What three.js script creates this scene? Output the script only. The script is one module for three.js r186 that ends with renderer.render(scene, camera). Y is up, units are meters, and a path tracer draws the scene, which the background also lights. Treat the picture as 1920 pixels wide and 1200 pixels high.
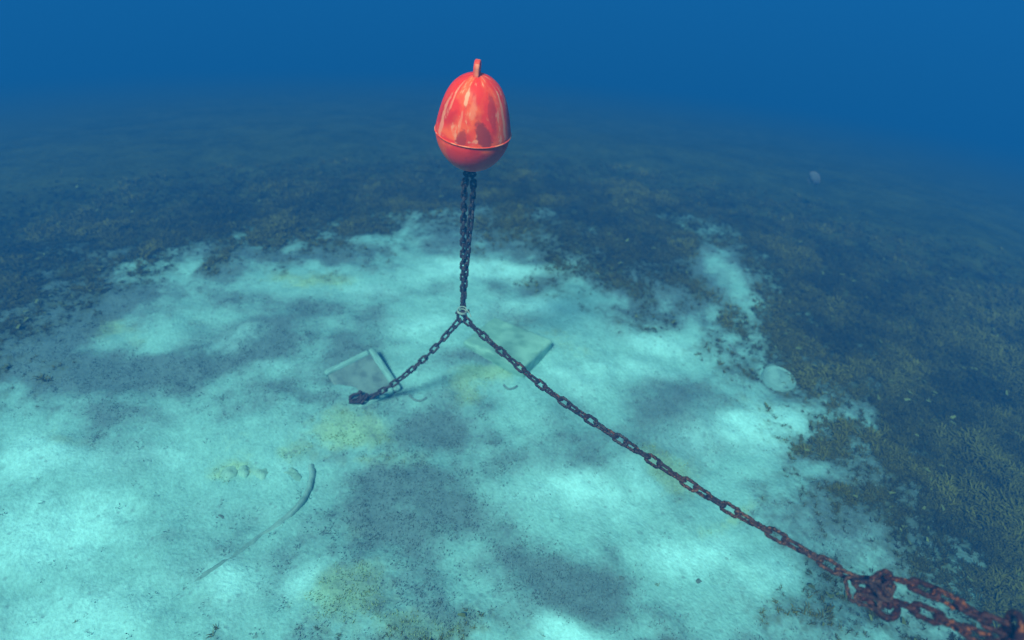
import * as THREE from 'three';
import { mergeGeometries, mergeVertices } from 'three/addons/utils/BufferGeometryUtils.js';
import { RoundedBoxGeometry } from 'three/addons/geometries/RoundedBoxGeometry.js';

// ------------------------------------------------------------------ camera, light, water
const scene = new THREE.Scene();
const V = (x, y, z) => new THREE.Vector3(x, y, z);
const R = THREE.MathUtils.degToRad;
const EYE = V(0, 3.4, 0), FOV = 55, PITCH = -39, ROLL = 4;
const camera = new THREE.PerspectiveCamera(FOV, 1.6, 0.05, 300);
camera.position.copy(EYE);
camera.rotation.order = 'YXZ';
camera.rotation.set(R(PITCH), 0, R(ROLL));
camera.focus = 3.1; camera.userData.fStop = 0.85;
camera.updateMatrixWorld(true);
scene.add(camera);

const renderer = new THREE.WebGLRenderer({ antialias: true });
renderer.setSize(1024, 640);
renderer.toneMapping = THREE.LinearToneMapping;
renderer.toneMappingExposure = 1.45;
renderer.shadowMap.enabled = true;

// daylight that has come down through the sea surface: brightest straight up, deep blue level with the eye
{
  const w = 64, h = 128, d = new Float32Array(w * h * 4);
  const low = [0.003, 0.036, 0.085], high = [0.12, 0.29, 0.22];
  for (let y = 0; y < h; y++) {
    const e = Math.max(0, Math.sin(((y + 0.5) / h - 0.5) * Math.PI)), k = Math.pow(e, 1.4);
    for (let x = 0; x < w; x++) {
      for (let c = 0; c < 3; c++) d[(y * w + x) * 4 + c] = low[c] + (high[c] - low[c]) * k;
      d[(y * w + x) * 4 + 3] = 1;
    }
  }
  const t = new THREE.DataTexture(d, w, h, THREE.RGBAFormat, THREE.FloatType);
  t.mapping = THREE.EquirectangularReflectionMapping;
  t.magFilter = THREE.LinearFilter; t.minFilter = THREE.LinearFilter; t.needsUpdate = true;
  scene.background = t; scene.environment = t;
}
const sun = new THREE.DirectionalLight(new THREE.Color().setRGB(0.86, 1.0, 0.72), 5.0);
sun.name = 'sun';
sun.position.set(-3.2, 9, 2.6);
sun.target.position.set(0, 0, -3.4);
sun.castShadow = true; sun.shadow.radius = 22;
sun.shadow.mapSize.set(2048, 2048);
Object.assign(sun.shadow.camera, { left: -12, right: 12, top: 12, bottom: -12, near: 0.5, far: 40 });
scene.add(sun, sun.target);
scene.fog = new THREE.FogExp2(new THREE.Color().setRGB(0.014, 0.24, 0.95), 0.082);

// ------------------------------------------------------------------ helpers
let seed = 20240611;
const rnd = () => { seed = (seed + 0x6D2B79F5) | 0; let t = Math.imul(seed ^ (seed >>> 15), 1 | seed); t = (t + Math.imul(t ^ (t >>> 7), 61 | t)) ^ t; return ((t ^ (t >>> 14)) >>> 0) / 4294967296; };
const rr = (a, b) => a + (b - a) * rnd();
const clamp = (x, a = 0, b = 1) => Math.min(b, Math.max(a, x));
const smooth = (a, b, x) => { const t = clamp((x - a) / (b - a)); return t * t * (3 - 2 * t); };
const hash = (x, y) => { let n = Math.imul(x, 374761393) + Math.imul(y, 668265263); n = Math.imul(n ^ (n >>> 13), 1274126177); return ((n ^ (n >>> 16)) >>> 0) / 4294967296; };
function noise(x, y) {
  const ix = Math.floor(x), iy = Math.floor(y), fx = x - ix, fy = y - iy, u = fx * fx * (3 - 2 * fx), v = fy * fy * (3 - 2 * fy);
  const a = hash(ix, iy), b = hash(ix + 1, iy), c = hash(ix, iy + 1), d = hash(ix + 1, iy + 1);
  return a + (b - a) * u + (c - a) * v + (a - b - c + d) * u * v;
}
function fbm(x, y, n = 4) { let s = 0, a = 0.5, t = 0; for (let i = 0; i < n; i++) { s += a * noise(x, y); t += a; a *= 0.5; const k = x * 1.62 - y * 1.21 + 17.3; y = x * 1.21 + y * 1.62 + 5.1; x = k; } return s / t; }
const lerp3 = (a, b, t) => [a[0] + (b[0] - a[0]) * t, a[1] + (b[1] - a[1]) * t, a[2] + (b[2] - a[2]) * t];
const toS = (c) => Math.round(255 * clamp(c <= 0.0031308 ? c * 12.92 : 1.055 * Math.pow(c, 1 / 2.4) - 0.055));

const F = 600 / Math.tan(R(FOV / 2));
const camRight = V(1, 0, 0).applyQuaternion(camera.quaternion);
// a direction through pixel (px, py) of the 1920 x 1200 photograph, scaled to depth 1
const ray = (px, py) => V((px - 960) / F, (600 - py) / F, -1).applyQuaternion(camera.quaternion);
const at = (px, py, depth) => ray(px, py).multiplyScalar(depth).add(EYE);
const ground0 = (px, py, y = 0) => { const r = ray(px, py); return EYE.clone().addScaledVector(r, (y - EYE.y) / r.y); };
const project = (p) => { const q = p.clone().applyMatrix4(camera.matrixWorldInverse); return [960 - q.x / q.z * F, 600 + q.y / q.z * F, -q.z]; };

const used = {};
const numbered = (n) => { const k = used[n] = (used[n] ?? -1) + 1; return k ? `${n}_${String(k).padStart(3, '0')}` : n; };
function tag(o, label, category, group, kind) {
  if (label) o.userData.label = label;
  if (category) o.userData.category = category;
  if (group) o.userData.group = group;
  if (kind) o.userData.kind = kind;
  return o;
}
function thing(name, label, category, pos, group) {
  const g = new THREE.Group(); g.name = numbered(name); g.position.copy(pos); scene.add(g);
  return tag(g, label, category, group);
}
function part(name, geo, mat, parent) { const m = new THREE.Mesh(geo, mat); m.name = name; m.castShadow = m.receiveShadow = true; parent.add(m); return m; }
function single(name, geo, mat, label, category, group) { const m = part(numbered(name), geo, mat, scene); return tag(m, label, category, group); }
const std = (rgb, rough = 0.9, extra = {}) => new THREE.MeshStandardMaterial({ color: new THREE.Color().setRGB(...rgb), roughness: rough, ...extra });
function dataTex(w, h, fn, srgb = true) {
  const d = new Uint8Array(w * h * 4);
  for (let y = 0; y < h; y++) for (let x = 0; x < w; x++) {
    const c = fn((x + 0.5) / w, (y + 0.5) / h, x, y), o = (y * w + x) * 4;
    for (let k = 0; k < 3; k++) d[o + k] = srgb ? toS(c[k]) : Math.round(255 * clamp(c[k]));
    d[o + 3] = 255;
  }
  const t = new THREE.DataTexture(d, w, h);
  t.wrapS = t.wrapT = THREE.RepeatWrapping; t.magFilter = THREE.LinearFilter; t.minFilter = THREE.LinearMipmapLinearFilter; t.generateMipmaps = true;
  if (srgb) t.colorSpace = THREE.SRGBColorSpace;
  t.needsUpdate = true;
  return t;
}

// ------------------------------------------------------------------ seabed
// outline of the pale sand, the rest is covered by low dark seagrass; read off the photograph, then kept in metres on the bottom
const sandOutline = [[-500, 740], [-60, 700], [10, 650], [60, 605], [130, 560], [300, 505], [480, 462], [640, 440], [760, 424], [880, 424], [985, 448], [1060, 505], [1180, 550], [1290, 560], [1325, 500], [1365, 490], [1380, 545],
  [1400, 605], [1470, 690], [1565, 722], [1600, 800], [1612, 900], [1660, 1000], [1725, 1085], [1800, 1180], [1900, 1330], [1000, 1500], [-500, 1500]].map(([x, y]) => { const g = ground0(x, y); return [g.x, g.z]; });
function outside(x, z) {   // metres outside the outline, negative within it
  let d = 1e9, inside = false;
  for (let i = 0, j = sandOutline.length - 1; i < sandOutline.length; j = i++) {
    const [ax, az] = sandOutline[j], [bx, bz] = sandOutline[i], ex = bx - ax, ez = bz - az, t = clamp(((x - ax) * ex + (z - az) * ez) / (ex * ex + ez * ez));
    const dx = x - ax - ex * t, dz = z - az - ez * t, q = dx * dx + dz * dz;
    if (q < d) d = q;
    if ((az > z) !== (bz > z) && x < ((bx - ax) * (z - az)) / (bz - az) + ax) inside = !inside;
  }
  return (inside ? -1 : 1) * Math.sqrt(d);
}
// patches on the bottom: photo pixel, half width and half height in pixels, strength
const patch = ([px, py, rx, ry, s]) => {
  const c = ground0(px, py), a = ground0(px + rx, py), b = ground0(px, py + ry);
  return { x: c.x, z: c.z, i: 1 / Math.max(0.05, Math.hypot(a.x - c.x, a.z - c.z)), j: 1 / Math.max(0.05, Math.hypot(b.x - c.x, b.z - c.z)), ax: (a.x - c.x), az: (a.z - c.z), s };
};
const prep = (p) => { const l = Math.hypot(p.ax, p.az); p.ux = p.ax / l; p.uz = p.az / l; return p; };
const darkPatches = [[1060, 1075, 120, 55, 1.2], [1130, 1030, 55, 40, 0.7], [985, 1090, 60, 35, 0.7], [850, 795, 95, 45, 0.8], [760, 930, 130, 50, 0.75], [840, 965, 90, 45, 0.7], [650, 985, 90, 45, 0.55], [430, 655, 110, 40, 1.1],
  [290, 690, 120, 38, 1.25], [130, 690, 130, 42, 1.3], [1250, 740, 70, 35, 0.6], [1330, 830, 45, 45, 0.5], [560, 755, 150, 22, 0.5], [820, 1130, 80, 45, 0.6], [715, 1010, 90, 45, 0.6], [370, 960, 90, 25, 0.35],
  [560, 600, 120, 22, 0.45], [340, 585, 130, 25, 0.55], [1165, 1190, 90, 30, 0.5], [915, 770, 90, 25, 0.4], [1480, 870, 60, 30, 0.35], [760, 560, 110, 18, 0.35], [200, 770, 150, 18, 0.45], [640, 690, 60, 40, 0.5], [1010, 545, 90, 18, 0.4],
  [300, 1010, 60, 28, 0.35], [1420, 890, 60, 40, 0.3], [1390, 1000, 45, 22, 0.35], [600, 860, 70, 30, 0.4], [470, 790, 120, 22, 0.45], [880, 690, 60, 25, 0.6], [960, 860, 80, 30, 0.3], [1560, 980, 60, 60, 0.4], [1180, 490, 140, 45, 1.25], [1060, 500, 60, 35, 0.7], [60, 640, 120, 45, 1.4], [1300, 540, 70, 25, 0.6], [250, 560, 130, 25, 0.7], [560, 480, 150, 14, 0.6]].map(patch).map(prep);
const clearCausticPatches = [[80, 880, 130, 45, 0.8], [60, 1010, 130, 50, 0.9], [130, 1150, 160, 60, 0.8], [1090, 925, 110, 55, 0.8], [1390, 815, 95, 48, 1.1], [1460, 780, 80, 42, 1.0], [1250, 640, 70, 28, 0.7], [940, 515, 150, 26, 0.9],  // cleaner sand, partly soft caustic brightness painted into the bottom colour
  [700, 555, 70, 18, 0.5], [1045, 1165, 60, 40, 1], [1290, 1020, 90, 45, 0.7], [1460, 1090, 100, 45, 0.6], [590, 1100, 60, 35, 0.6], [420, 640, 60, 25, 0.5], [1200, 880, 60, 30, 0.6], [560, 880, 60, 25, 0.4], [430, 1100, 90, 40, 0.7], [250, 880, 90, 30, 0.4],
  [1080, 700, 90, 30, 0.5], [1340, 480, 60, 50, 0], [500, 700, 90, 20, 0.4], [1000, 590, 90, 22, 0.6], [780, 620, 80, 22, 0.5], [1180, 700, 90, 30, 0.5]].map(patch).map(prep);
const olivePatches = [[680, 800, 85, 45, 1], [210, 612, 80, 22, 0.9], [1270, 865, 55, 28, 0.8], [1385, 965, 60, 25, 0.6], [690, 1110, 90, 60, 0.9], [560, 850, 90, 28, 0.5], [905, 735, 50, 18, 0.9], [430, 880, 40, 22, 0.7], [780, 1180, 120, 40, 0.6], [560, 530, 120, 20, 0.5],
  [740, 870, 120, 40, 0.5], [880, 900, 80, 40, 0.4], [130, 840, 70, 15, 0.5], [970, 640, 90, 30, 0.4], [640, 1020, 60, 30, 0.6]].map(patch).map(prep);
const tonguePatch = [[1338, 490, 42, 80, 1.1], [1290, 410, 130, 28, 0.7], [1340, 365, 150, 20, 0.5], [900, 400, 200, 14, 0.45], [1080, 430, 90, 18, 0.4], [520, 330, 160, 16, 0.6], [60, 470, 100, 30, 0.6]].map(patch).map(prep);
function field(list, x, z) {
  let s = 0;
  for (const p of list) {
    const dx = x - p.x, dz = z - p.z, u = (dx * p.ux + dz * p.uz) * p.i, v = (dz * p.ux - dx * p.uz) * p.j, q = u * u + v * v;
    if (q < 5) s = Math.max(s, p.s * Math.exp(-q * 0.9));
  }
  return s;
}
function bottom(x, z) {   // what lies at a point of the bottom: shares of seagrass, dark film, clean sand with painted-in caustic light, olive film
  const wx = x + (fbm(x * 1.7 + 31, z * 1.7, 3) - 0.5) * 0.5, wz = z + (fbm(x * 1.7 + 5, z * 1.7 + 77, 3) - 0.5) * 0.5;
  const rough = fbm(x * 5 + 3, z * 5 + 9, 4) - 0.5, fine = fbm(x * 24, z * 24 + 4, 3) - 0.5;
  const out = outside(wx, wz) - 0.9 * field(tonguePatch, wx, wz);
  const grass = smooth(-0.7, 0.65, out + rough * 1.3 + fine * 0.8 + (fbm(x * 60, z * 60, 2) - 0.5) * 0.5);
  const dark = smooth(-0.05, 0.95, field(darkPatches, wx, wz) + rough * 0.6 + fine * 0.35 + (fbm(x * 60 + 9, z * 60, 2) - 0.5) * 0.25 + (fbm(x * 1.5 + 50, z * 1.5, 4) - 0.42) * 1.5 + 0.75 * smooth(-1.0, 0.15, out + rough * 0.8));
  const clear = smooth(0.05, 0.85, field(clearCausticPatches, wx, wz) + rough * 0.35 + fine * 0.15);
  const olive = smooth(0.2, 0.8, field(olivePatches, wx, wz) + rough * 0.5 + fine * 0.45 + (fbm(x * 0.9 + 8, z * 0.9 + 60, 2) - 0.42) * 0.6);
  return { grass, dark: dark * (1 - 0.8 * clear), clear, olive: olive * (1 - 0.7 * clear), rough, fine, clump: fbm(x * 2.3 + 71, z * 2.3 + 13, 3) - 0.5 };
}
function height(x, z) {
  const near = clamp(1.4 - Math.hypot(x, z + 3) / 14), d = Math.max(0, Math.hypot(x * 0.75, z + 1) - 4.4);
  return -0.30 * d * d / (d + 4.2) + (fbm(x * 0.5 + 3, z * 0.5, 3) - 0.5) * 0.16 * near + (fbm(x * 2.1, z * 2.1 + 40, 3) - 0.5) * 0.09 * near + (fbm(x * 9, z * 9, 3) - 0.5) * 0.03 * near;
}
const ground = (px, py) => { let g = ground0(px, py); for (let i = 0; i < 3; i++) g = ground0(px, py, height(g.x, g.z)); return g; };

const SX = 20, SZ = 20, X0 = -10, Z0 = -18.6;
{
  const N = 2048;
  const sand = [0.19, 0.53, 0.56], cleanCausticSand = [0.31, 0.82, 0.88], film = [0.085, 0.175, 0.215], olive = [0.24, 0.52, 0.37], turf = [0.024, 0.040, 0.010], turfPale = [0.066, 0.105, 0.028];
  const color = dataTex(N, N, (u, v, ix, iy) => {
    const x = X0 + u * SX, z = Z0 + v * SZ, b = bottom(x, z);
    const speck = hash(ix, iy), speck2 = hash(ix >> 1, (iy >> 1) + 999);
    let c = lerp3(sand, cleanCausticSand, b.clear);
    c = lerp3(c, olive, 0.85 * b.olive);
    c = lerp3(c, film, 0.92 * b.dark);
    const k = 1 + (speck - 0.5) * 0.2 + (speck2 - 0.5) * 0.12 + b.fine * 0.28;
    c = [c[0] * k, c[1] * k, c[2] * k];
    if (speck2 > 0.993 - 0.05 * b.dark) c = lerp3(c, film, 0.45);
    const g = lerp3(turf, turfPale, clamp(0.36 + b.clump * 0.7 + b.rough * 0.7 + b.fine * 0.8 + (speck2 - 0.5) * 0.4));
    const edge = smooth(8.2, 9.8, Math.abs(x)) + smooth(Z0 + 3, Z0 + 0.3, z);   // the far turf is too distant to tell apart
    return lerp3(lerp3(c, g, b.grass), lerp3(turf, turfPale, 0.38), clamp(edge));
  });
  color.wrapS = color.wrapT = THREE.ClampToEdgeWrapping;
  const bump = dataTex(512, 512, (u, v, ix, iy) => { const n = 0.45 * fbm(u * 32, v * 32, 4) + 0.35 * noise(u * 128, v * 128) + 0.2 * hash(ix, iy); return [n, n, n]; }, false);
  bump.repeat.set(12, 12); bump.wrapS = bump.wrapT = THREE.MirroredRepeatWrapping;
  const mat = new THREE.MeshPhysicalMaterial({ map: color, roughness: 0.97, specularIntensity: 0.15, bumpMap: bump, bumpScale: 0.008 });
  // one sheet, finely divided in view and coarse far out
  const warp = (t, c, inner, outer) => { const s = t * 2 - 1, a = Math.abs(s); return c + Math.sign(s) * (a * inner + Math.pow(a, 9) * (outer - inner)); };
  const nx = 460, nz = 460, pos = [], uv = [], idx = [];
  for (let j = 0; j <= nz; j++) for (let i = 0; i <= nx; i++) {
    const x = warp(i / nx, 0, 7, 85), z = warp(j / nz, -4.5, 6.5, 90);
    pos.push(x, height(x, z), z); uv.push((x - X0) / SX, (z - Z0) / SZ);
  }
  for (let j = 0; j < nz; j++) for (let i = 0; i < nx; i++) { const a = j * (nx + 1) + i, b = a + 1, c = a + nx + 1, d = c + 1; idx.push(a, c, b, b, c, d); }
  const g = new THREE.BufferGeometry();
  g.setAttribute('position', new THREE.Float32BufferAttribute(pos, 3));
  g.setAttribute('uv', new THREE.Float32BufferAttribute(uv, 2));
  g.setIndex(idx); g.computeVertexNormals();
  const m = part('seabed', g, mat, scene);
  tag(m, 'pale sandy seabed with patches of dark and olive algae', 'seabed', null, 'structure');
}

// ------------------------------------------------------------------ things lying on the bottom
const concreteTex = (a, b, s) => dataTex(256, 256, (u, v, ix, iy) => { const n = fbm(u * 7 + s, v * 7, 4), f = hash(ix + s, iy); return lerp3(a, b, clamp((n - 0.5) * 2.6 + 0.5 + (f - 0.5) * 0.35)); });
const matRim = new THREE.MeshPhysicalMaterial({ specularIntensity: 0.15, map: concreteTex([0.12, 0.31, 0.33], [0.20, 0.50, 0.51], 3), roughness: 0.95 });
const matMud = new THREE.MeshPhysicalMaterial({ specularIntensity: 0.15, map: concreteTex([0.085, 0.17, 0.20], [0.14, 0.28, 0.30], 11), roughness: 1 });
const matSlab = new THREE.MeshPhysicalMaterial({ specularIntensity: 0.15, map: concreteTex([0.14, 0.38, 0.35], [0.22, 0.54, 0.49], 23), roughness: 0.95 });
const matStone = new THREE.MeshPhysicalMaterial({ specularIntensity: 0.15, map: concreteTex([0.14, 0.36, 0.34], [0.23, 0.55, 0.51], 31), roughness: 0.95 });
const matStoneDark = new THREE.MeshPhysicalMaterial({ specularIntensity: 0.15, map: concreteTex([0.06, 0.13, 0.14], [0.11, 0.22, 0.23], 37), roughness: 0.95 });
function roughen(g, amp, freq) {   // uneven, worn edges; shared corners move together
  const p = g.attributes.position, v = V();
  for (let i = 0; i < p.count; i++) {
    v.fromBufferAttribute(p, i);
    const f = freq, q = (k) => fbm(v.x * f + v.y * f * 0.7 + k, v.z * f + v.y * f * 0.9 + k * 1.7, 3) - 0.5;
    p.setXYZ(i, v.x + q(1) * amp, v.y + q(20) * amp, v.z + q(40) * amp);
  }
  g.computeVertexNormals();
  return g;
}
const lay = (o, px, py, sink) => { const g = ground(px, py); o.position.set(g.x, g.y - sink, g.z); return o; };

{ // square sinker with a raised pale rim, front corner under the sand
  const p0 = ground(700, 650), p1 = ground(622, 702), p2 = ground(748, 716), ex = p2.clone().sub(p0).setY(0), ez = p1.clone().sub(p0).setY(0);
  const c = p1.clone().add(p2).multiplyScalar(0.5), w = ex.length(), d = ez.length(), h = 0.26, r = 0.052;
  const t = thing('sinker_block', 'square concrete sinker with pale rim half buried beside the short chain', 'concrete block', V(c.x, c.y - 0.215, c.z));
  t.rotation.set(R(8), Math.atan2(-ex.z, ex.x), R(-8), 'YXZ');
  part('block_body', roughen(new RoundedBoxGeometry(w - 0.02, h - 0.015, d - 0.02, 4, 0.02), 0.02, 9).translate(0, (h - 0.015) / 2, 0), matMud, t);
  for (const [x, z, a, b] of [[0, -d / 2 + r / 2, w, r], [-w / 2 + r / 2, r / 2, r, d - r - 0.004], [w / 2 - r / 2, r / 2, r, d - r - 0.004]])
    part('rim', roughen(new RoundedBoxGeometry(a, 0.07, b, 4, 0.022), 0.022, 11).translate(x, h - 0.03, z), matRim, t);
}
{ // paler slab beyond the chain junction
  const c = ground(955, 652), t = thing('sinker_slab', 'pale greenish concrete slab lying in the sand behind the chain junction', 'concrete block', V(c.x, c.y - 0.205, c.z));
  t.rotation.set(R(-3), R(-32), R(4));
  part('slab_body', roughen(new RoundedBoxGeometry(0.60, 0.27, 0.44, 5, 0.03), 0.03, 6).translate(0, 0.13, 0), matSlab, t);
}
{ // round disc with a low rim
  const c = ground(1460, 712), t = thing('buried_disc', 'round pale disc with a low rim sunk in sand near the dark seagrass', 'disc', V(c.x, c.y - 0.004, c.z));
  t.rotation.set(R(3), 0, R(-4));
  const prof = [[0, 0.030], [0.05, 0.029], [0.09, 0.026], [0.110, 0.022], [0.118, 0.030], [0.126, 0.036], [0.134, 0.030], [0.140, 0.0], [0.140, -0.04]].map(([x, y]) => new THREE.Vector2(x, y));
  part('dish', roughen(new THREE.LatheGeometry(prof, 48), 0.003, 14), new THREE.MeshPhysicalMaterial({ specularIntensity: 0.15, map: concreteTex([0.12, 0.30, 0.32], [0.18, 0.45, 0.47], 61), roughness: 0.95 }), t);
}
// half-buried hose: the upper bend lies free, the rest sinks into the sand
{
  const px = [[583, 872, 0.5], [586, 895, 0.75], [578, 922, 0.85], [560, 950, 0.8], [535, 972, 0.6], [505, 994, 0.45], [470, 1018, 0.36], [430, 1046, 0.3], [390, 1074, 0.27], [345, 1106, 0.22], [300, 1140, 0.05]];
  const pts = px.map(([x, y, k]) => { const g = ground(x, y); g.y += 0.02 * (2 * k - 1) - 0.009 + rr(-0.004, 0.003); return g; });
  const base = pts[0].clone(), curve = new THREE.CatmullRomCurve3(pts.map((p) => p.clone().sub(base)));
  const m = single('hose', roughen(new THREE.TubeGeometry(curve, 160, 0.022, 10), 0.016, 22), new THREE.MeshPhysicalMaterial({ specularIntensity: 0.15, map: concreteTex([0.12, 0.30, 0.32], [0.19, 0.44, 0.46], 51), roughness: 0.9 }), 'long grey hose curving across the sand, half buried at one end', 'hose');
  m.position.copy(base);
}
function stone(px, py, wpx, hpx, mat, label, name = 'stone', flat = 0.55, group) {
  const c = ground(px, py), s = project(c)[2] / F, g = new THREE.IcosahedronGeometry(1, 3), p = g.attributes.position, v = V(), k = rr(0, 90);
  for (let i = 0; i < p.count; i++) {
    v.fromBufferAttribute(p, i).normalize();
    const q = 1 + (fbm(v.x * 1.6 + k, v.y * 1.6 + v.z * 1.9 + k, 3) - 0.5) * 0.9;
    p.setXYZ(i, v.x * q * wpx * s / 2, v.y * q * flat * Math.min(wpx, hpx) * s / 2, v.z * q * hpx * s / 2 * 1.25);
  }
  const sm = mergeVertices(g.deleteAttribute('normal') && g.deleteAttribute('uv') ? g : g);
  sm.computeVertexNormals();
  const n = sm.attributes.position.count, uv = new Float32Array(n * 2);
  for (let i = 0; i < n; i++) { uv[i * 2] = sm.attributes.position.getX(i) * 5; uv[i * 2 + 1] = (sm.attributes.position.getZ(i) + sm.attributes.position.getY(i)) * 5; }
  sm.setAttribute('uv', new THREE.BufferAttribute(uv, 2));
  const m = single(name, sm, mat, label, 'stone', group);
  m.position.copy(c); m.position.y -= 0.1 * wpx * s; m.rotation.y = rr(-0.5, 0.5);
  return m;
}
stone(432, 884, 34, 28, matStone, 'pale yellowish stone at the end of the row beside the hose');
stone(458, 882, 26, 24, matStone, 'small pale stone touching the yellowish stone in the row');
stone(490, 886, 34, 26, matStone, 'pale rounded stone in the middle of the row beside the hose');
stone(543, 888, 46, 22, matStone, 'flat pale stone of the row, next to the bend of the hose');
stone(406, 967, 38, 12, matStoneDark, 'dark flat stone lying alone on bare sand below the stone row', 'stone', 0.7);
stone(1310, 1090, 14, 9, matStoneDark, 'tiny dark stone on clean sand under the long taut chain', 'stone', 0.7);
stone(1165, 1083, 12, 8, matStoneDark, 'tiny dark stone on pale sand beside the darkest algae patch', 'stone', 0.7);

function twig(pts, r, label) {
  const p = pts.map(([x, y]) => { const g = ground(x, y); g.y += r * 0.6; return g; }), b = p[0].clone();
  const m = single('twig', new THREE.TubeGeometry(new THREE.CatmullRomCurve3(p.map((q) => q.sub(b))), 24, r, 6), matMud, label, 'twig');
  m.position.copy(b);
}
twig([[768, 742], [776, 750], [788, 752], [800, 747]], 0.008, 'short curved dark twig on sand between chain end and slab');
twig([[944, 722], [952, 730], [962, 729], [970, 724]], 0.008, 'short curved twig on bright sand in front of the pale slab');
twig([[1366, 646], [1374, 653], [1380, 664], [1388, 668]], 0.009, 'short bent twig on the sand behind the round disc');

// ------------------------------------------------------------------ seagrass, litter, specks (uncountable)
function bladeGeo(len, wid, bend, n = 3) {
  const pos = [], idx = [];
  for (let i = 0; i <= n; i++) { const t = i / n, a = bend * t, y = len * (Math.sin(a) / bend), x = len * ((1 - Math.cos(a)) / bend), w = wid * (1 - 0.55 * t * t); pos.push(x, y, -w / 2, x, y, w / 2); if (i < n) { const k = i * 2; idx.push(k, k + 1, k + 2, k + 1, k + 3, k + 2); } }
  const g = new THREE.BufferGeometry(); g.setAttribute('position', new THREE.Float32BufferAttribute(pos, 3)); g.setIndex(idx); g.computeVertexNormals(); return g;
}
function tuftGeo(n, lo, hi, wid, b0 = 1.2, b1 = 2.3) {
  const out = [];
  for (let i = 0; i < n; i++) { const g = bladeGeo(rr(lo, hi), wid * rr(0.7, 1.3), rr(b0, b1)); g.rotateX(rr(-0.3, 0.3)); g.rotateY(rr(0, 6.28)); g.translate(rr(-0.02, 0.02), 0, rr(-0.02, 0.02)); out.push(g); }
  return mergeGeometries(out);
}
function scatter(name, label, category, geo, mat, count, accept, tint, scale, lift = 0) {
  const m = new THREE.InstancedMesh(geo, mat, count), d = new THREE.Object3D(), col = new THREE.Color();
  let n = 0;
  for (let tries = 0; n < count && tries < count * 30; tries++) {
    // even on the bottom, thinning with distance, and only where the view or a step to its side can reach
    const x = rr(-8, 8), z = rr(-8.5, -0.4), dist = Math.hypot(x, z);
    if (rnd() > (9 / (9 + dist * dist)) * smooth(9, 5.5, dist)) continue;
    const q = project(V(x, height(x, z), z));
    if (q[2] < 0.5 || q[0] < -300 || q[0] > 2220 || q[1] > 1450) continue;
    const b = bottom(x, z), keep = accept(b);
    if (rnd() > keep) continue;
    d.position.set(x, height(x, z) + lift, z); d.rotation.set(rr(-0.25, 0.25), rr(0, 6.28), rr(-0.25, 0.25));
    const s = scale(b); d.scale.set(s, s * rr(0.7, 1.3), s); d.updateMatrix();
    m.setMatrixAt(n, d.matrix); m.setColorAt(n, col.setRGB(...tint(b))); n++;
  }
  m.count = n; m.name = name; m.castShadow = m.receiveShadow = true; scene.add(m);
  return tag(m, label, category, null, 'stuff');
}
const leafMat = new THREE.MeshPhysicalMaterial({ specularIntensity: 0.15, color: 0xffffff, roughness: 0.9, side: THREE.DoubleSide });
const vary = (c, k) => { const s = 1 + (rnd() - 0.5) * k; return [c[0] * s, c[1] * s, c[2] * s]; };
scatter('seagrass', 'dark olive seagrass turf covering the seabed around the sand', 'seagrass', tuftGeo(7, 0.016, 0.042, 0.0065), leafMat, 60000, (b) => Math.pow(b.grass, 2.2),
  (b) => vary(lerp3([0.028, 0.036, 0.006], [0.095, 0.124, 0.024], clamp(0.36 + b.clump * 1.6 + b.rough * 1.1 + b.fine * 0.6 + (rnd() - 0.5) * 0.4)), 0.6), (b) => rr(0.6, 1.3) * (0.35 + 0.65 * b.grass) * (1 + 3.2 * Math.max(0, b.clump)));
scatter('leaf_litter', 'pale dead leaves scattered over the dark seagrass', 'leaf litter', mergeGeometries([bladeGeo(0.035, 0.018, 0.5), bladeGeo(0.03, 0.016, 0.7).rotateY(2).translate(0.02, 0, 0.015)]).rotateZ(-1.2), leafMat, 1500, (b) => b.grass > 0.3 ? 0.1 + Math.max(0, b.rough) * 2.5 : 0,
  () => vary([0.095, 0.155, 0.06], 0.5), () => rr(0.4, 1.4), 0.022);
scatter('algae_tufts', 'fine dark algae tufts speckling the sand', 'algae', tuftGeo(9, 0.006, 0.014, 0.0045, 0.6, 1.4), leafMat, 15000, (b) => b.grass < 0.6 ? Math.pow(b.dark, 2) * 0.7 + 0.012 + b.olive * 0.25 : 0,
  (b) => b.olive > b.dark ? vary([0.20, 0.36, 0.20], 0.6) : vary([0.11, 0.21, 0.24], 0.6), () => rr(0.5, 1.2));

// ------------------------------------------------------------------ chain
const rustTex = (a, b, c, s) => dataTex(256, 128, (u, v, ix, iy) => { const n = fbm(u * 14 + s, v * 5 + s, 4), m = fbm(u * 30, v * 12 + s, 3), f = hash(ix, iy + s); let q = lerp3(a, b, smooth(0.38, 0.62, n)); q = lerp3(q, c, smooth(0.58, 0.72, m)); const k = 1 + (f - 0.5) * 0.4; return [q[0] * k, q[1] * k, q[2] * k]; });
const steel = [1, 2, 3].map((i) => new THREE.MeshPhysicalMaterial({ ior: 1.3, map: rustTex([0.014, 0.015, 0.023], [0.034, 0.028, 0.036], i === 2 ? [0.20, 0.08, 0.045] : [0.075, 0.046, 0.052], i * 13), roughness: 0.75, metalness: 0.1 }));
const brown = [1, 2].map((i) => new THREE.MeshPhysicalMaterial({ ior: 1.3, map: rustTex([0.020, 0.014, 0.018], [0.055, 0.032, 0.032], [0.20, 0.09, 0.055], i * 67), roughness: 0.75, metalness: 0.1 }));
const fouled = [1, 2].map((i) => new THREE.MeshPhysicalMaterial({ ior: 1.3, map: rustTex([0.018, 0.018, 0.026], [0.040, 0.037, 0.046], [0.11, 0.095, 0.095], i * 29), roughness: 0.85 }));
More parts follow.
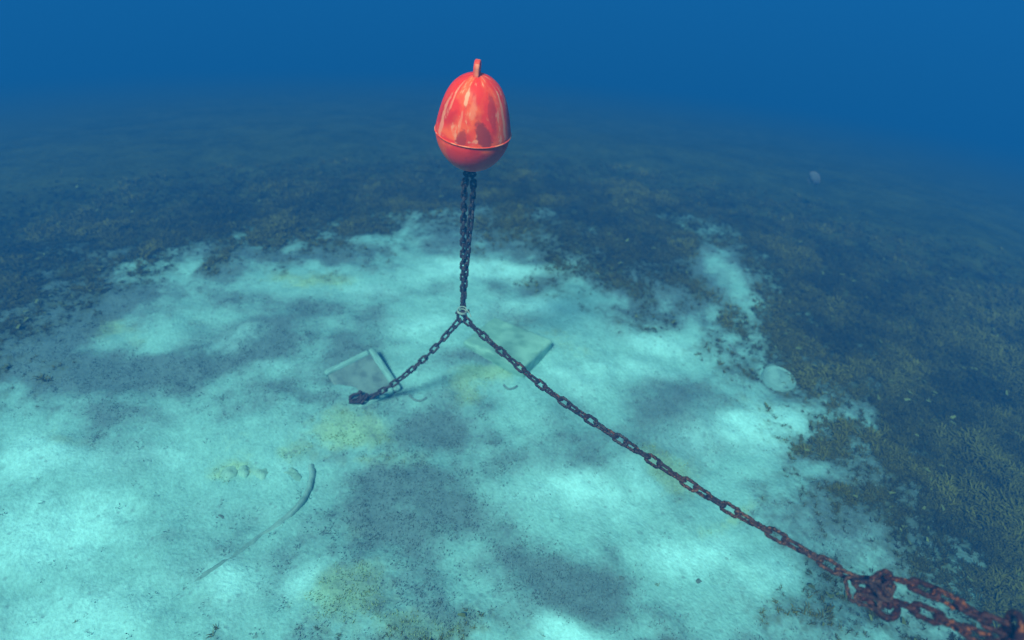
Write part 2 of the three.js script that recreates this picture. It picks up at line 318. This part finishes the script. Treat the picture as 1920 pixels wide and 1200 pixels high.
const rusty = [1, 2, 3].map((i) => new THREE.MeshPhysicalMaterial({ ior: 1.3, map: rustTex([0.014, 0.006, 0.008], [0.046, 0.014, 0.011], i === 1 ? [0.28, 0.085, 0.025] : [0.12, 0.040, 0.032], i * 41), roughness: 0.7, metalness: 0.1 }));
class Stadium extends THREE.Curve {
  constructor(len, wid) { super(); this.s = len - wid; this.r = wid / 2; this.total = 2 * this.s + 2 * Math.PI * this.r; }
  getPoint(t, o = V()) {
    let d = (((t % 1) + 1) % 1) * this.total; const { s, r } = this, h = s / 2;
    if (d < s) return o.set(-h + d, r, 0); d -= s;
    if (d < Math.PI * r) { const a = Math.PI / 2 - d / r; return o.set(h + r * Math.cos(a), r * Math.sin(a), 0); } d -= Math.PI * r;
    if (d < s) return o.set(h - d, -r, 0); d -= s;
    const a = -Math.PI / 2 - d / r; return o.set(-h + r * Math.cos(a), r * Math.sin(a), 0);
  }
}
function linkGeos(outer, width, d, lump) {
  return [0, 1, 2, 3].map((k) => {
    const g = new THREE.TubeGeometry(new Stadium(outer - d, width - d), 40, d / 2, 9, true), p = g.attributes.position, v = V();
    for (let i = 0; i < p.count; i++) {   // weld crust and wear
      v.fromBufferAttribute(p, i);
      const q = 1 + (fbm(v.x * 180 + k * 9 + v.z * 90, v.y * 180 + v.z * 120 + k * 5, 3) - 0.5) * lump;
      const nx = g.attributes.normal.getX(i), ny = g.attributes.normal.getY(i), nz = g.attributes.normal.getZ(i);
      p.setXYZ(i, v.x + nx * (q - 1) * d, v.y + ny * (q - 1) * d, v.z + nz * (q - 1) * d);
    }
    g.computeVertexNormals();
    return g;
  });
}
const bigLink = linkGeos(0.097, 0.048, 0.0150, 0.45), rustLink = linkGeos(0.100, 0.052, 0.0170, 0.7), smallLink = linkGeos(0.074, 0.040, 0.0140, 0.5);
function chain(name, label, group, pts, geos, pitch, mats, { twist = 60, phase = 0, jitter = 8, tension = 0.5, rustFrom } = {}) {
  const curve = new THREE.CatmullRomCurve3(pts, false, 'catmullrom', tension); curve.arcLengthDivisions = 1200;
  const n = Math.max(1, Math.round(curve.getLength() / pitch)), base = pts.reduce((a, b) => (b.y < a.y ? b : a)).clone();
  const t = thing(name, label, 'chain', base, group), x = V(), y = V(), z = V(), m = new THREE.Matrix4();
  let ref = null;
  for (let i = 0; i < n; i++) {
    const u = (i + 0.5) / n, c = curve.getPointAt(u), e0 = curve.getPointAt(Math.max(0, u - 0.5 / n)), e1 = curve.getPointAt(Math.min(1, u + 0.5 / n));
    x.subVectors(e1, e0).normalize();
    if (!ref) ref = EYE.clone().sub(c).normalize();
    ref.addScaledVector(x, -ref.dot(x)).normalize();
    const a = R(phase + i * twist + (rnd() - 0.5) * 2 * jitter);
    z.copy(ref).applyAxisAngle(x, a); y.crossVectors(z, x);
    const pick = rustFrom !== undefined && u + rr(-0.15, 0.15) > rustFrom ? brown : mats;   // rust has taken that end of the chain
    const l = part('link', geos[Math.floor(rnd() * geos.length)], pick[Math.floor(rnd() * pick.length)], t);
    l.position.copy(c).sub(base); l.quaternion.setFromRotationMatrix(m.makeBasis(x, y, z));
  }
  return t;
}
function shackle(label, pos, dir, face, size, mats, group) {   // bow and pin; dir: from pin to bow end, face: across the flat of the bow
  const t = thing('shackle', label, 'shackle', pos, group), x = dir.clone().normalize(), z = face.clone().addScaledVector(x, -face.dot(x)).normalize(), y = V().crossVectors(z, x);
  t.quaternion.setFromRotationMatrix(new THREE.Matrix4().makeBasis(x, y, z));
  const r = size * 0.11, w = size * 0.33, pts = [V(-size * 0.42, w * 0.8, 0), V(-size * 0.15, w * 0.9, 0), V(size * 0.12, w, 0), V(size * 0.36, w * 0.75, 0), V(size * 0.46, 0, 0), V(size * 0.36, -w * 0.75, 0), V(size * 0.12, -w, 0), V(-size * 0.15, -w * 0.9, 0), V(-size * 0.42, -w * 0.8, 0)];
  part('bow', roughen(new THREE.TubeGeometry(new THREE.CatmullRomCurve3(pts), 48, r, 10), r * 0.5, 90), mats[0], t);
  for (const s of [-1, 1]) part('lug', roughen(new THREE.CylinderGeometry(r * 1.75, r * 1.75, r * 1.9, 16), r * 0.4, 90).rotateX(0).translate(-size * 0.42, s * w * 0.8, 0), mats[0], t);
  part('pin', roughen(new THREE.CylinderGeometry(r * 0.85, r * 0.85, w * 3.1, 14), r * 0.3, 90).translate(-size * 0.42, w * 0.1, 0), mats[1], t);
  part('pin_head', roughen(new THREE.CylinderGeometry(r * 1.35, r * 1.35, r * 1.1, 6), r * 0.3, 90).translate(-size * 0.42, w * 1.72, 0), mats[1], t);
  return t;
}

const DB = 3.2;                                   // depth of the buoy
const bBottom = at(882, 316, DB), J = at(866, 594, 4.03);
// buoy axis: upright, leaning so that it runs as in the photograph
let axis = V(0, 1, 0);
{
  let best = 1e9;
  for (let a = -0.3; a <= 0.3; a += 0.004) {
    const d = V(0, 1, 0.03).addScaledVector(camRight, a).normalize(), q = project(bBottom.clone().addScaledVector(d, 0.5)), p = project(bBottom);
    const e = Math.abs((q[0] - p[0]) / (p[1] - q[1]) - 0.075);
    if (e < best) { best = e; axis = d; }
  }
}

// ------------------------------------------------------------------ buoy
{
  const Rb = 0.189, low = 0.203, up = 0.285;
  const t = thing('mooring_buoy', 'orange red plastic mooring buoy floating above the chain junction', 'buoy', bBottom);
  t.quaternion.setFromUnitVectors(V(0, 1, 0), axis);
  const upper = [[1, 0.004], [0.998, 0.02], [0.988, 0.07], [0.965, 0.15], [0.925, 0.28], [0.875, 0.41], [0.81, 0.55], [0.725, 0.68], [0.615, 0.795], [0.48, 0.885], [0.33, 0.95], [0.18, 0.987], [0.06, 1.0], [0.001, 1.0]];
  const lower = [[0.001, 0], [0.10, 0.012], [0.25, 0.045], [0.42, 0.115], [0.58, 0.215], [0.73, 0.36], [0.85, 0.53], [0.93, 0.70], [0.975, 0.86], [0.985, 0.99]];
  const lathe = (pr, y0, h) => { const c = new THREE.CatmullRomCurve3(pr.map(([r, y]) => V(r * Rb, y0 + y * h, 0))); return new THREE.LatheGeometry(c.getPoints(60).map((p) => new THREE.Vector2(Math.max(0.0005, p.x), p.y)), 96, -Math.PI, Math.PI * 2); };
  const worn = dataTex(1024, 512, (u, v, ix, iy) => {
    const red = [0.82, 0.034, 0.008], deep = [0.56, 0.018, 0.006], faded = [0.92, 0.11, 0.022], chalkAndCaustic = [0.82, 0.42, 0.28], darkRed = [0.27, 0.030, 0.018];
    const wob = (fbm(u * 9, v * 4 + 7, 3) - 0.5), uu = u + wob * 0.03, vv = v + (fbm(u * 14 + 4, v * 6, 3) - 0.5) * 0.10;
    const grain = fbm(u * 70, v * 34, 3) - 0.5;
    let c = lerp3(red, faded, smooth(0.38, 0.68, fbm(uu * 12, vv * 4.2 + 2, 4) + grain * 0.12));
    c = lerp3(c, deep, 0.7 * smooth(0.5, 0.72, fbm(uu * 15 + 40, vv * 5.5, 4) + grain * 0.1));
    // scuffs that run down the side, worn to chalky plastic, with caustic streaks painted in
    c = lerp3(c, chalkAndCaustic, 0.45 * smooth(0.68, 0.84, fbm(uu * 46 + 9, vv * 7 + 1, 4) + grain * 0.3));
    for (const [pu, pv, ru, rv, k] of [[0.455, 0.58, 0.011, 0.08, 0.95], [0.445, 0.34, 0.007, 0.12, 0.4], [0.665, 0.42, 0.009, 0.26, 0.75], [0.50, 0.50, 0.02, 0.10, 0.3], [0.345, 0.30, 0.014, 0.22, 0.6], [0.375, 0.55, 0.008, 0.16, 0.5], [0.64, 0.14, 0.007, 0.10, 0.6], [0.43, 0.93, 0.05, 0.03, 0.8], [0.56, 0.95, 0.04, 0.025, 0.8], [0.30, 0.90, 0.03, 0.03, 0.6]]) {  // placed marks: scuffs plus caustic glints and a highlight put into the colour
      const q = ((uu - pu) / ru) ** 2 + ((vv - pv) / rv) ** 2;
      c = lerp3(c, lerp3(faded, chalkAndCaustic, 0.75), k * smooth(1.5, 0.4, q + grain * 1.6));
    }
    // darker red patches with ragged outline
    for (const [pu, pv, ru, rv, sk, k] of [[0.555, 0.22, 0.034, 0.17, 0.12, 1], [0.455, 0.15, 0.022, 0.12, -0.05, 0.75], [0.60, 0.46, 0.02, 0.15, 0, 0.5]]) {
      const q = ((uu - pu + (vv - pv) * sk) / ru) ** 2 + ((vv - pv) / rv) ** 2;
      c = lerp3(c, darkRed, 0.85 * k * smooth(1.3, 0.7, q + grain * 1.2));
    }
    return c;
  });
  const gloss = { ior: 1.2 };   // wet plastic under water shines little
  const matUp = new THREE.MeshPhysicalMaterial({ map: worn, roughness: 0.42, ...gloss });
  const lowTex = dataTex(1024, 256, (u, v, ix, iy) => {   // the same plastic, weathered in the same way
    const grain = fbm(u * 70, v * 24, 3) - 0.5;
    let c = lerp3([0.82, 0.034, 0.008], [0.92, 0.11, 0.022], smooth(0.38, 0.68, fbm(u * 12 + 5, v * 3 + 8, 4) + grain * 0.12));
    return lerp3(c, [0.56, 0.018, 0.006], 0.7 * smooth(0.5, 0.72, fbm(u * 15 + 90, v * 4, 4) + grain * 0.1));
  });
  const matLow = new THREE.MeshPhysicalMaterial({ map: lowTex, roughness: 0.45, ...gloss });
  const matSeam = new THREE.MeshPhysicalMaterial({ map: dataTex(512, 16, (u, v, ix, iy) => lerp3([0.80, 0.06, 0.015], [0.85, 0.24, 0.12], smooth(0.45, 0.62, fbm(u * 60, v * 2, 3)))), roughness: 0.45, ...gloss });
  const matEye = new THREE.MeshPhysicalMaterial({ map: dataTex(64, 64, (u, v) => lerp3([0.72, 0.05, 0.02], [0.80, 0.22, 0.12], smooth(0.45, 0.7, fbm(u * 8, v * 8, 3)))), roughness: 0.45, ...gloss });
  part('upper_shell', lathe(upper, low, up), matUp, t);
  part('lower_shell', lathe(lower, 0, low), matLow, t);
  const seam = new THREE.TorusGeometry(Rb * 0.993, 0.0050, 10, 120); seam.rotateX(Math.PI / 2); seam.scale(1, 0.75, 1);
  part('seam_ridge', seam.translate(0, low + 0.002, 0), matSeam, t);
  // lifting eye: a moulded tab with a hole, seen nearly edge on
  const sh = new THREE.Shape(); sh.moveTo(-0.038, -0.03); sh.lineTo(-0.032, 0.02); sh.absarc(0, 0.030, 0.032, Math.PI * 0.93, Math.PI * 0.07, true); sh.lineTo(0.040, -0.03); sh.closePath();
  const hole = new THREE.Path(); hole.absarc(0, 0.029, 0.014, 0, Math.PI * 2, false); sh.holes.push(hole);
  const eye = new THREE.ExtrudeGeometry(sh, { depth: 0.014, bevelEnabled: true, bevelSize: 0.006, bevelThickness: 0.007, bevelSegments: 3, curveSegments: 20 });
  eye.translate(0, 0, -0.010); eye.rotateY(R(86)); eye.translate(0, low + up - 0.004, 0);
  part('lifting_eye', eye, matEye, t);
  const ring = new THREE.TorusGeometry(0.024, 0.0085, 12, 32); ring.rotateY(R(90)); ring.translate(0, -0.014, 0);
  part('bottom_eye', ring, fouled[0], t);
}

// ------------------------------------------------------------------ chains and fittings
const hang = bBottom.clone().addScaledVector(axis, -0.034);
{ // one length of chain reeved through the eye under the buoy, both ends brought down to the junction
  const mix = (px, py, k) => at(px, py, DB + (4.03 - DB) * k);
  const left = [[868, 580, 0.985], [868, 520, 0.79], [868.5, 450, 0.535], [869.5, 390, 0.3], [871, 350, 0.14]].map((a) => mix(...a));
  const right = [[887.5, 350, 0.14], [884.5, 390, 0.3], [879, 450, 0.535], [873, 520, 0.79], [868, 580, 0.975]].map((a) => mix(...a));
  chain('chain', 'dark doubled chain hanging straight down from the orange buoy', 'chains of the mooring', [J.clone().lerp(left[0], 0.5), ...left, mix(874.5, 334, 0.08), hang.clone().add(V(-0.004, 0.004, 0.0)), mix(885.5, 334, 0.08), ...right, J.clone().lerp(right[4], 0.6).add(V(0.012, 0, 0.02))], smallLink, 0.046, fouled, { twist: 88, phase: 30, jitter: 14 });
}
const A = ground(676, 750), zA = project(A)[2];
{
  const P = (px, py, k) => at(px, py, 4.03 + (zA - 4.03) * k);
  const heap = [[668, 752], [660, 756], [668, 760], [682, 757], [686, 750]].map(([x, y], i) => { const g = ground(x, y); g.y += 0.012 + 0.012 * i; return g; });
  chain('chain', 'short sagging chain from the junction down to the concrete sinker', 'chains of the mooring', [P(862, 600, 0), P(838, 627, 0.12), P(808, 660, 0.29), P(780, 686, 0.45), P(748, 712, 0.63), P(718, 732, 0.8), P(694, 744, 0.93), A.clone().add(V(0, 0.02, 0)), ...heap], bigLink, 0.067, fouled, { twist: 80, phase: 40, jitter: 16 });
}
shackle('dark shackle at the sand end of the short chain by the sinker', ground(668, 752).add(V(0, 0.035, 0)), V(-1, -0.25, 0.35), V(0.2, 1, 0.3), 0.095, [fouled[0], fouled[1]]);
const K = at(1640, 1104, 2.12);
{
  const zK = 2.14, w = (px, py, s) => { const t = Math.hypot(px - 866, py - 593) / Math.hypot(1640 - 866, 1104 - 593); return at(px, py, 1 / (1 / 4.03 + (1 / zK - 1 / 4.03) * t)); };
  const main = [[872, 599], [915, 637], [955, 672], [1020, 726], [1100, 783], [1200, 848], [1288, 905], [1369, 955], [1463, 1008], [1532, 1046], [1582, 1075]].map((a) => w(...a));
  const loop = [[1612, 1086, 2.17], [1648, 1088, 2.14], [1664, 1100, 2.09], [1660, 1122, 2.05], [1638, 1130, 2.05], [1610, 1118, 2.10], [1596, 1098, 2.14], [1618, 1098, 2.10], [1648, 1104, 2.04], [1656, 1126, 2.01]].map((a) => at(...a));
  chain('chain', 'long taut brown chain running up from the junction to the rusty knot', 'chains of the mooring', [...main, ...loop], bigLink, 0.068, [...steel, steel[0], fouled[1]], { twist: 60, phase: 0, jitter: 9, rustFrom: 0.6 });
}
{
  const up = [[1990, 1240, 1.80], [1920, 1196, 1.84], [1850, 1163, 1.88], [1790, 1130, 1.94], [1730, 1103, 2.0], [1680, 1086, 2.06], [1652, 1088, 2.09]].map((a) => at(...a));
  const down = [[1640, 1108, 2.07], [1660, 1122, 2.04], [1700, 1136, 2.0], [1750, 1155, 1.95], [1810, 1182, 1.89], [1870, 1212, 1.83], [1960, 1260, 1.77]].map((a) => at(...a));
  chain('chain', 'orange rusty doubled chain looped through the knot of chain', 'chains of the mooring', [...up, ...down], rustLink, 0.067, rusty, { twist: 72, phase: 20, jitter: 16 });
}
shackle('dark shackle joining the three chains below the buoy', J.clone(), V(0.1, -1, 0.1), V(0.25, 0.2, 1), 0.085, [fouled[1], fouled[0]]);
shackle('brown bow shackle in the middle of the chain knot', K.clone().add(V(0.005, 0.0, 0.05)), at(1668, 1138, 2.0).sub(at(1620, 1086, 2.06)), V(0.1, 0.9, 0.5), 0.105, [rusty[2], rusty[1]]);
shackle('rusty upright shackle clamped over the doubled rusty chain', at(1900, 1178, 1.84), V(0.05, 1, -0.45), V(0.92, 0.1, 0.2), 0.10, [rusty[0], rusty[1]]);
{ // pale cord lashed round the foot of the doubled chain
  const c = at(866, 583, 3.97), pts = [];
  for (let i = 0; i <= 60; i++) { const a = i / 60 * Math.PI * 2 * 2; pts.push(V(Math.cos(a) * 0.028, (i / 60 - 0.5) * 0.03 + 0.004 * Math.sin(a * 0.7), Math.sin(a) * 0.026)); }
  pts.push(V(0.05, 0.004, 0.02), V(0.062, -0.02, 0.03));
  const m = single('cord', new THREE.TubeGeometry(new THREE.CatmullRomCurve3(pts), 160, 0.0036, 6), std([0.26, 0.42, 0.40], 0.95), 'pale cord lashed around the chains just above the junction', 'cord');
  m.position.copy(c);
}
{ // pale blob drifting far off over the seagrass
  const c = at(1527, 334, 7.6), g = new THREE.SphereGeometry(0.085, 32, 20, 0, Math.PI * 2, 0, Math.PI * 0.62), p = g.attributes.position;
  for (let i = 0; i < p.count; i++) { const a = Math.atan2(p.getZ(i), p.getX(i)), k = 1 + 0.06 * Math.cos(a * 8) * (p.getY(i) < 0 ? 1 : 0); p.setXYZ(i, p.getX(i) * k, p.getY(i) * 0.7, p.getZ(i) * k); }
  g.computeVertexNormals();
  const t = thing('drifting_jellyfish', 'small pale translucent blob drifting in the water above the seagrass', 'jellyfish', c);
  t.rotation.set(0.3, 0, -0.8);
  const jm = new THREE.MeshPhysicalMaterial({ color: new THREE.Color().setRGB(0.12, 0.22, 0.30), roughness: 0.9, transmission: 0.6, thickness: 0, side: THREE.DoubleSide });
  part('bell', g, jm, t);
  for (let i = 0; i < 4; i++) { const a = i / 4 * 6.28 + 0.4; part('arm', new THREE.TubeGeometry(new THREE.CatmullRomCurve3([V(0.02 * Math.cos(a), -0.005, 0.02 * Math.sin(a)), V(0.03 * Math.cos(a + 0.4), -0.04, 0.03 * Math.sin(a + 0.4)), V(0.02 * Math.cos(a + 1), -0.08, 0.03 * Math.sin(a + 1))]), 12, 0.006, 6), jm, t); }
}

renderer.render(scene, camera);
